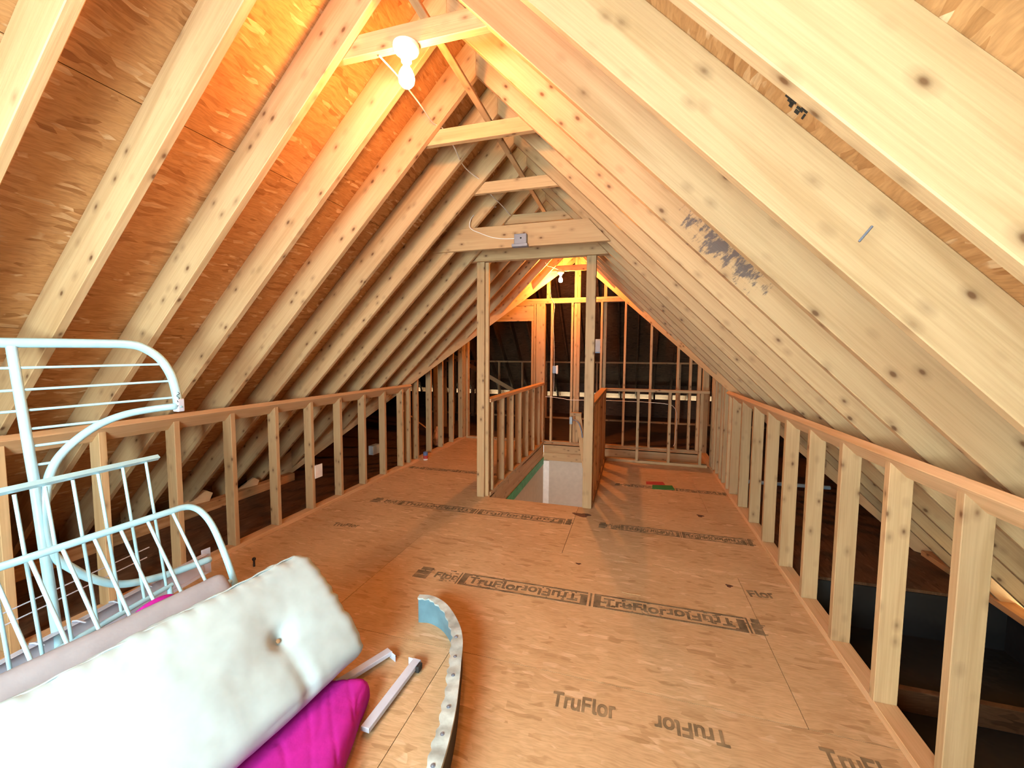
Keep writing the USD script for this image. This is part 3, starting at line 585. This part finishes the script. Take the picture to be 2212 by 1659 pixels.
bar = [(-2.082, .30, .804), (-2.070, .82, .804), (-2.064, 1.07, .804), (-2.058, 1.228, .804), (-2.054, 1.357, .804), (-2.053, 1.408, .803), (-2.044, 1.445, .792), (-2.024, 1.473, .761), (-1.987, 1.489, .703), (-1.933, 1.489, .615), (-1.848, 1.474, .478), (-1.81, 1.47, .35), (-1.80, 1.47, .02)]
part(t, 'rail', tube(catmull(bar, 6), .0145, 14), 'white_enamel', smooth=True)
for y, xa in ((1.360, -2.053), (1.258, -2.056), (1.16, -2.06), (1.072, -2.062), (.977, -2.064), (.89, -2.067), (.80, -2.069), (.71, -2.071), (.62, -2.073)):
    part(t, 'rod', tube([(xa, y, .80), (xa + .215, y, .456)], .0066, 10), 'white_enamel', smooth=True)
part(t, 'lower_bar', tube([(-1.868, .30, .445), (-1.835, 1.478, .445)], .0115, 12), 'white_enamel', smooth=True)
# side rail of folded sheet steel with a wire link spring
t = thing('side_rail', 'long folded white sheet steel side rail lying behind the leaning rods', 'bed frame', (-2.25, 1.2, .28))
e0, e1 = V(-2.166, .25, .392), V(-2.359, 1.741, .388)
ex = (e1 - e0) / np.linalg.norm(e1 - e0); dn = V(.10, .014, -.99)
def strip(parent, name, a, b, dv, th, material):
    a, b = V(*a), V(*b); exx = b - a; L = np.linalg.norm(exx); w = np.linalg.norm(dv)
    return plank(parent, name, a, exx, dv, rect(0, L, 0, w), th, material, min(.001, th * .3))
strip(t, 'web', e0, e1 + V(.01, -.04, 0), dn * .105, .003, 'white_steel'); strip(t, 'flange', e0, e1 + V(.01, -.04, 0), V(.035, .005, .004), .003, 'white_steel')
strip(t, 'flange', e0 + dn * .105, e1 + dn * .105 + V(.01, -.04, 0), V(.035, .005, .004), .003, 'white_steel')
part(t, 'end_plate', slab(rect(-.03, .03, -.12, .03), .004, .001), 'white_steel', e1 + V(.012, -.02, -.005), np.stack([ex * .75 + V(.6, .1, 0) * .35, V(0, 0, 1), np.cross(ex, V(0, 0, 1))]))
for k in range(9): part(t, 'spring_hook', tube([e0 + ex * (.15 + .14 * k) + V(.002, 0, .004), e0 + ex * (.15 + .14 * k) + V(.03, 0, .012), e0 + ex * (.17 + .14 * k) + V(.05, 0, -.006)], .004, 6), 'white_steel', smooth=True)
for dz in (.085, .05):
    part(t, 'spring_wire', tube([(-2.20 - dz, .3, .42 + dz), (-2.42 - dz, 1.45 + dz, .40 + dz)], .003, 6), 'white_steel', smooth=True)
for x0, y0, x1, y1, lab in ((-1.150, 1.745, -1.262, 1.49, 'short white steel bar with a drilled end bracket, the left one beside the pink mattress'), (-.985, 1.728, -.998, 1.33, 'longer white steel bar with black end cap, right of the pink mattress')):
    t = thing('steel_bar', lab, 'metal bar', (x0, y0, 0), 'white steel bars on the floor')
    a, b = V(x0, y0, .022), V(x1, y1, .022); d = (b - a) / np.linalg.norm(b - a); n = V(-d[1], d[0], 0)
    plank(t, 'bar', a - n * .02, d, n, rect(0, np.linalg.norm(b - a), 0, .04), .022, 'white_steel', .002)
    sgn = 1 if n[0] * (1 if x0 < -1.1 else -1) > 0 else -1
    c = a + n * (.02 * sgn) + V(0, 0, .0)
    plank(t, 'bracket', c - n * sgn * .04 + V(0, 0, -.02), n * sgn, V(0, 0, 1), rect(0, .07, 0, .036), .003, 'white_steel', .0008)
    hole_c = c + n * sgn * .02
    part(t, 'screw_hole', lathe([(0, 0), (.005, 0), (.005, .0055), (0, .0055)], 10), 'dark_rubber', hole_c + V(0, 0, .003) - d * .001, np.stack([n, V(0, 0, 1), -d]) )
    if x0 > -1.1: part(t, 'end_cap', rbox((x0 + .012, y0 - .05, .012), (x0 + .036, y0 - .012, .042), .004), 'dark_rubber')

# ------------------------------------------------------------------ mattresses
def cushion(L, Wd, T, r, nx, ny, fn, nz=5):
    """a rounded slab, x 0..L, y 0..Wd, z 0..T; fn(points, normals) -> displacement along the normal"""
    b = trimesh.creation.box((1, 1, 1)); xs, ys, zs = np.linspace(0, L, nx), np.linspace(0, Wd, ny), np.linspace(0, T, nz)
    V_, F_ = [], []
    def grid(A, B, f, flip):
        o = sum(len(v) for v in V_); P = np.array([[f(a, c) for c in B] for a in A]).reshape(-1, 3); V_.append(P); n = len(B)
        for i in range(len(A) - 1):
            for j in range(n - 1):
                k = o + i * n + j; Q = [k, k + n, k + n + 1, k + 1]
                if flip: Q = Q[::-1]
                F_.extend([[Q[0], Q[1], Q[2]], [Q[0], Q[2], Q[3]]])
    grid(xs, ys, lambda a, c: (a, c, T), False); grid(xs, ys, lambda a, c: (a, c, 0), True)
    grid(xs, zs, lambda a, c: (a, 0, c), False); grid(xs, zs, lambda a, c: (a, Wd, c), True)
    grid(ys, zs, lambda a, c: (0, a, c), True); grid(ys, zs, lambda a, c: (L, a, c), False)
    m = trimesh.Trimesh(np.vstack(V_), np.array(F_), process=True); m.merge_vertices()
    v = np.array(m.vertices); rr = np.array([r, r, min(r, T / 2 - .001)])
    core = np.clip(v, rr, V(L, Wd, T) - rr); d = v - core; ln = np.linalg.norm(d / rr, axis=1, keepdims=True)
    out = np.where(ln > 1e-6, core + d / np.maximum(ln, 1e-9), v)
    nrm = np.where(ln > 1e-6, d / rr / np.maximum(ln, 1e-9), 0)
    out = out + nrm * fn(v, nrm)[:, None]
    m.vertices = out
    return m
def frame_of(O, d, tdir):
    d = V(*d) / np.linalg.norm(d); tdir = V(*tdir); tdir = tdir - d * (d @ tdir); tdir /= np.linalg.norm(tdir)
    return V(*O), np.stack([d, tdir, np.cross(d, tdir)])
# white futon: local x towards the camera end, y up the slope, z out of the face
dm = V(.113, .994, 0)
tufts = [(.02, .26), (.665, .26), (1.31, .26)]
def white_fn(v, n):
    x, y, z = v.T; top = np.clip(n[:, 2], 0, 1); out = np.zeros(len(v))
    for a, b in tufts:
        r2 = np.hypot(x - a, (y - b)); out -= top * (.040 * np.exp(-(r2 / .035) ** 2) + .022 * np.exp(-(r2 / .12) ** 2))
        out -= top * .02 * np.exp(-((x - a) / .03) ** 2) * np.clip(1 - y / b, 0, 1) * (y < b)             # crease from the tuft to the lower edge
    fl = lambda s: np.abs(np.sin(s))
    e = np.exp(-((.56 - y) / .05) ** 2); out += (meshkit.noise(np.column_stack([x * 38, y * 6, z * 6]), 3) - .5) * .016 * e
    e2 = np.exp(-((1.62 - x) / .05) ** 2); out += (meshkit.noise(np.column_stack([x * 6, y * 40, z * 6]), 5) - .5) * .014 * e2
    out += (meshkit.fbm(np.column_stack([x * 5, y * 5, z * 5]), 3, 2) - .5) * .02
    out += .018 * top * np.sin(np.pi * np.clip(y / .56, 0, 1))
    return out
O, ax = frame_of((-1.142 + .02, 1.545, .215), -dm, (-.702, .08, .708))
if ax[2][2] < 0: ax[2] *= -1
Wm = cushion(1.62, .56, .15, .065, 110, 46, white_fn, 9)
def place(parent, name, mesh, material, O, ax, **kw):
    return part(parent, name, mesh, material, O, ax, **kw)
def flipx(mesh):
    m = mesh.copy(); m.faces = m.faces[:, ::-1]; return m
# right-handed frame: x away from camera
O, ax = frame_of((-1.125 - .113 * 1.62, 1.555 - .994 * 1.62, .205), dm, (-.702, .08, .708))
ax[2] = np.cross(ax[0], ax[1])
if ax[2][0] < 0:                                                  # make z face the room
    O = O + ax[0] * 1.62; ax[0] = -ax[0]; ax[2] = np.cross(ax[0], ax[1])
O = O - ax[2] * .138
t = thing('futon_mattress', 'white tufted mattress leaning on the bed rails with a buttoned dimple', 'mattress', (-1.4, .9, .2))
place(t, 'cover', Wm, 'white_cotton', O, ax, smooth=True)
for a, b in tufts[1:]:
    s = trimesh.creation.icosphere(2, .009); s.apply_scale((1, 1, .5)); place(t, 'tuft_button', s, 'cardboard', O + ax[0] * a + ax[1] * b + ax[2] * .118, ax, smooth=True)
part(t, 'piping', tube(np.array([O + ax[0] * x + ax[1] * (.545 + .002 * math.sin(x * 60)) + ax[2] * .128 for x in np.linspace(.08, 1.55, 120)]), .0035, 6), 'white_cotton', smooth=True)
t = thing('grey_mattress', 'plain light grey mattress standing behind the white tufted one', 'mattress', (-1.6, .8, .1))
Gm = cushion(1.11, .50, .09, .042, 60, 24, lambda v, n: (meshkit.fbm(v * 4, 2, 9) - .5) * .012, 7)
place(t, 'cover', Gm, 'grey_cotton', O + ax[0] * .25 - ax[2] * .105 + ax[1] * .18, ax, smooth=True)
t = thing('pink_mattress', 'quilted bright pink mattress lying under the white one', 'mattress', (-1.2, .8, 0))
def pink_fn(v, n):
    x, y, z = v.T; top = np.abs(n[:, 2])
    w = np.minimum(np.abs(np.sin((x + .25 * np.sin(y * 9)) * 17)), np.abs(np.sin((y + .03 * np.sin(x * 16)) * 20)))
    return -.0035 * np.exp(-(w / .22) ** 2) + (meshkit.fbm(v * 4, 2, 4) - .5) * .02
Pm = cushion(1.5, .46, .115, .05, 130, 44, pink_fn, 9)
Op, axp = frame_of((-1.083, 1.505, .004), (.33, -.944, 0), (-.944, -.33, 0))
axp[2] = np.cross(axp[0], axp[1])
if axp[2][2] < 0:                                                 # keep the frame right-handed and z upwards
    Op = Op + axp[1] * .46; axp[1] = -axp[1]; axp[2] = np.cross(axp[0], axp[1])
place(t, 'cover', Pm, 'magenta_cloth', Op, axp, smooth=True)
t = thing('pink_bolster', 'rounded pink cushion peeking out behind the grey mattress', 'cushion', (-1.815, 1.13, .44))
B = trimesh.creation.icosphere(4, 1.0); vv = np.array(B.vertices); vv = np.sign(vv) * np.abs(vv) ** .85
vv = vv * V(.03, .10, .085) * (1 + .04 * (meshkit.fbm(vv * 3, 2, 3)[:, None] - .5)); B.vertices = vv
part(t, 'cover', B, 'magenta_cloth', (-1.812, 1.12, .472), smooth=True)

# ------------------------------------------------------------------ curved blue strip on the floor
t = thing('fender_strip', 'curved blue grey plastic strip with a riveted pale rim standing on the floor', 'plastic strip', (-.85, 1.9, 0))
path = catmull([(-1.150, 2.040, 0), (-1.07, 2.048, 0), (-.965, 2.0, 0), (-.845, 1.880, 0), (-.775, 1.770, 0), (-.727, 1.641, 0), (-.691, 1.54, 0), (-.648, 1.408, 0), (-.619, 1.292, 0), (-.598, 1.176, 0), (-.57, .95, 0), (-.55, .75, 0)], 10)
tg = np.gradient(path, axis=0); tg /= np.linalg.norm(tg, axis=1, keepdims=True); inn = np.cross(V(0, 0, 1), tg)
inn = np.where((inn @ V(-1, -.6, 0))[:, None] > 0, inn, -inn)
def sweep(prof, closed=True):
    n = len(prof); v = np.vstack([path[i] + inn[i] * a + V(0, 0, b) for i in range(len(path)) for a, b in prof]); f = []
    for i in range(len(path) - 1):
        for j in range(n):
            k = (j + 1) % n; f += [[i * n + j, (i + 1) * n + j, (i + 1) * n + k], [i * n + j, (i + 1) * n + k, i * n + k]]
    for j in range(1, n - 1): f += [[0, j, j + 1], [(len(path) - 1) * n, (len(path) - 1) * n + j + 1, (len(path) - 1) * n + j]]
    m = trimesh.Trimesh(v, np.array(f), process=False); m.fix_normals(); return m
part(t, 'band', sweep([(0, .0), (.005, .0), (.005, .148), (0, .148)]), 'blue_plastic', smooth=30)
part(t, 'edge', sweep([(-.012, .02), (-.0005, .02), (-.0005, .14), (-.012, .14)]), 'dark_rubber', smooth=30)
def rimw(): 
    n = 4; v = []; f = []
    for i in range(len(path)):
        s = i / (len(path) - 1); w = .016 + .026 * min(1, s * 2.6) + .004 * math.sin(i * 1.3) + .003 * math.sin(i * .47)
        for a, b in ((-.014, .140), (-.014, .157), (w, .154 + .003 * math.sin(i * .8)), (w, .146)): v.append(path[i] + inn[i] * a + V(0, 0, b))
    for i in range(len(path) - 1):
        for j in range(n):
            k = (j + 1) % n; f += [[i * n + j, (i + 1) * n + j, (i + 1) * n + k], [i * n + j, (i + 1) * n + k, i * n + k]]
    f += [[0, 1, 2], [0, 2, 3]]; m = trimesh.Trimesh(np.array(v), np.array(f), process=False); m.fix_normals(); return m
part(t, 'rim', rimw(), 'pale_plastic', smooth=30)
for i in (38, 48, 58, 70, 80, 90):
    c = path[i] + inn[i] * .016 + V(0, 0, .156); part(t, 'rivet', lathe([(0, .004), (.004, .0035), (.0045, .001), (.0085, .0015), (.009, 0), (0, 0)], 12), 'steel_grey', c, smooth=30)

# ------------------------------------------------------------------ small things lying about
t = thing('wood_splinter', 'pale wood splinter lying across the dark printed band', 'splinter', (.02, 2.68, 0))
plank(t, 'sliver', (-.032, 2.69, .001), (1, -.06, 0), (0, 1, 0), [(0, 0), (.05, -.004), (.118, .004), (.05, .007)], .004, 'plate_pine', .0005)
t = thing('green_card', 'small flat green card lying on the floor before the far rail', 'card', (.37, 5.06, 0))
part(t, 'card', slab([(0, 0), (.25, .04), (.235, .20), (.01, .15)], .004, .0008), 'green_paper', (.25, 4.96, .001))
part(t, 'card', slab([(0, 0), (.22, .03), (.20, .16), (.0, .12)], .003, .0008), 'can_red', (.19, 5.12, .001), label='reddish brown card behind')
t = thing('caulk_can', 'small red and blue can standing by the foot of the left wall', 'can', (-2.93, 5.40, 0))
part(t, 'base', lathe([(0, .0), (.030, 0), (.033, .004), (.033, .022), (0, .022)], 20), 'white_plastic', (-2.885, 5.36, .0), smooth=40)
part(t, 'label_red', lathe([(0, .022), (.034, .022), (.034, .07), (0, .07)], 20), 'can_red', (-2.885, 5.36, .0), smooth=40)
part(t, 'label_blue', lathe([(0, .07), (.034, .07), (.034, .115), (.022, .125), (0, .126)], 20), 'can_blue', (-2.885, 5.36, .0), smooth=40)
t = thing('metal_peg', 'small dark metal peg standing behind the white mattress corner', 'peg', (-2.3, 1.98, 0))
part(t, 'shank', tube([(-2.60, 2.25, .0), (-2.60, 2.25, .05)], .007, 8), 'dark_rubber', smooth=30); part(t, 'head', trimesh.creation.icosphere(2, .013), 'dark_rubber', (-2.60, 2.25, .055), smooth=True)
t = thing('drain_pipe', 'pale blue plastic pipe lying across the eave space beyond the right wall', 'pipe', (1.8, 5.45, .05))
part(t, 'pipe', tube([(1.30, 5.44, .05), (2.2, 5.46, .05)], .022, 14), 'pvc_pipe', smooth=True); part(t, 'coupling', tube([(1.72, 5.449, .05), (1.80, 5.452, .05)], .027, 14), 'pvc_pipe', smooth=30)
t = thing('wall_plate', 'rough plank lying along the eave behind the right wall', 'plank', (2.25, 1.0, 0))
stick(t, 'plank', (2.20, -.85, 0), (2.30, 3.9, .04), 'pine_brown')
t = thing('wall_plate', 'plank lying along the eave behind the left wall studs', 'plank', (-4.0, 2.0, 0))
stick(t, 'plank', (-4.02, -.85, 0), (-3.93, 4.0, .09), 'pine_brown')
for x, y, s, lab in ((-4.02, 2.85, .16, 'pale wedge of wood against the eave plank behind the left wall'), (-4.0, 3.42, .11, 'small pale wood offcut further back by the eave plank')):
    t = thing('wood_offcut', lab, 'offcut', (x, y, .09)); plank(t, 'wedge', (x, y, .092), (.25, 1, 0), (0, .1, 1), [(-s, 0), (s * .8, 0), (s, s * .45), (s * .5, s * .8)], .03, 'plate_pine', .001)
t = thing('insulation_scrap', 'crumpled pinkish scrap behind the far studs of the left wall', 'scrap', (-3.15, 6.2, 0))
S = trimesh.creation.icosphere(3, 1.0); sv = np.array(S.vertices); sv = sv * V(.06, .11, .17) * (1 + .5 * (meshkit.fbm(sv * 2.2, 3, 8)[:, None] - .5)); S.vertices = sv
part(t, 'batt', S, 'insulation', (-3.13, 6.22, .16), smooth=40)
t = thing('broom_handle', 'thin yellow stick leaning behind the taller studs of the left wall', 'stick', (-3.12, 5.3, 0))
part(t, 'handle', tube([(-3.14, 5.12, .78), (-3.10, 5.95, .30)], .010, 8), 'plate_pine', smooth=True)
c0 = V(.366, 1.19, AR - .366 + DV - .003); ms = []
for i in range(16):
    a, b = rng.uniform(-.03, .03), rng.uniform(-.035, .035); w_, h_ = rng.uniform(.006, .02), rng.uniform(.005, .014)
    ms.append(trimesh.creation.box(bounds=((a, b, 0), (a + w_, b + h_, .0006 + .001 * rng.random()))))
part(ceiling, 'ink_stamp', trimesh.util.concatenate(ms), 'felt', c0, np.stack([V(0, 1, 0), V(-q, 0, q), V(q, 0, q)]), label='smudged dark stamp on the right sheathing')
t = thing('ceiling_nail', 'steel nail sticking out of the right roof sheathing', 'nail', (.5, 1.2, 2.0))
c0 = V(.52, 1.165, AR - .52 + DV * .4); part(t, 'shank', tube([c0, c0 + V(-.028, -.012, -.035)], .0028, 6), 'steel_grey', smooth=True)
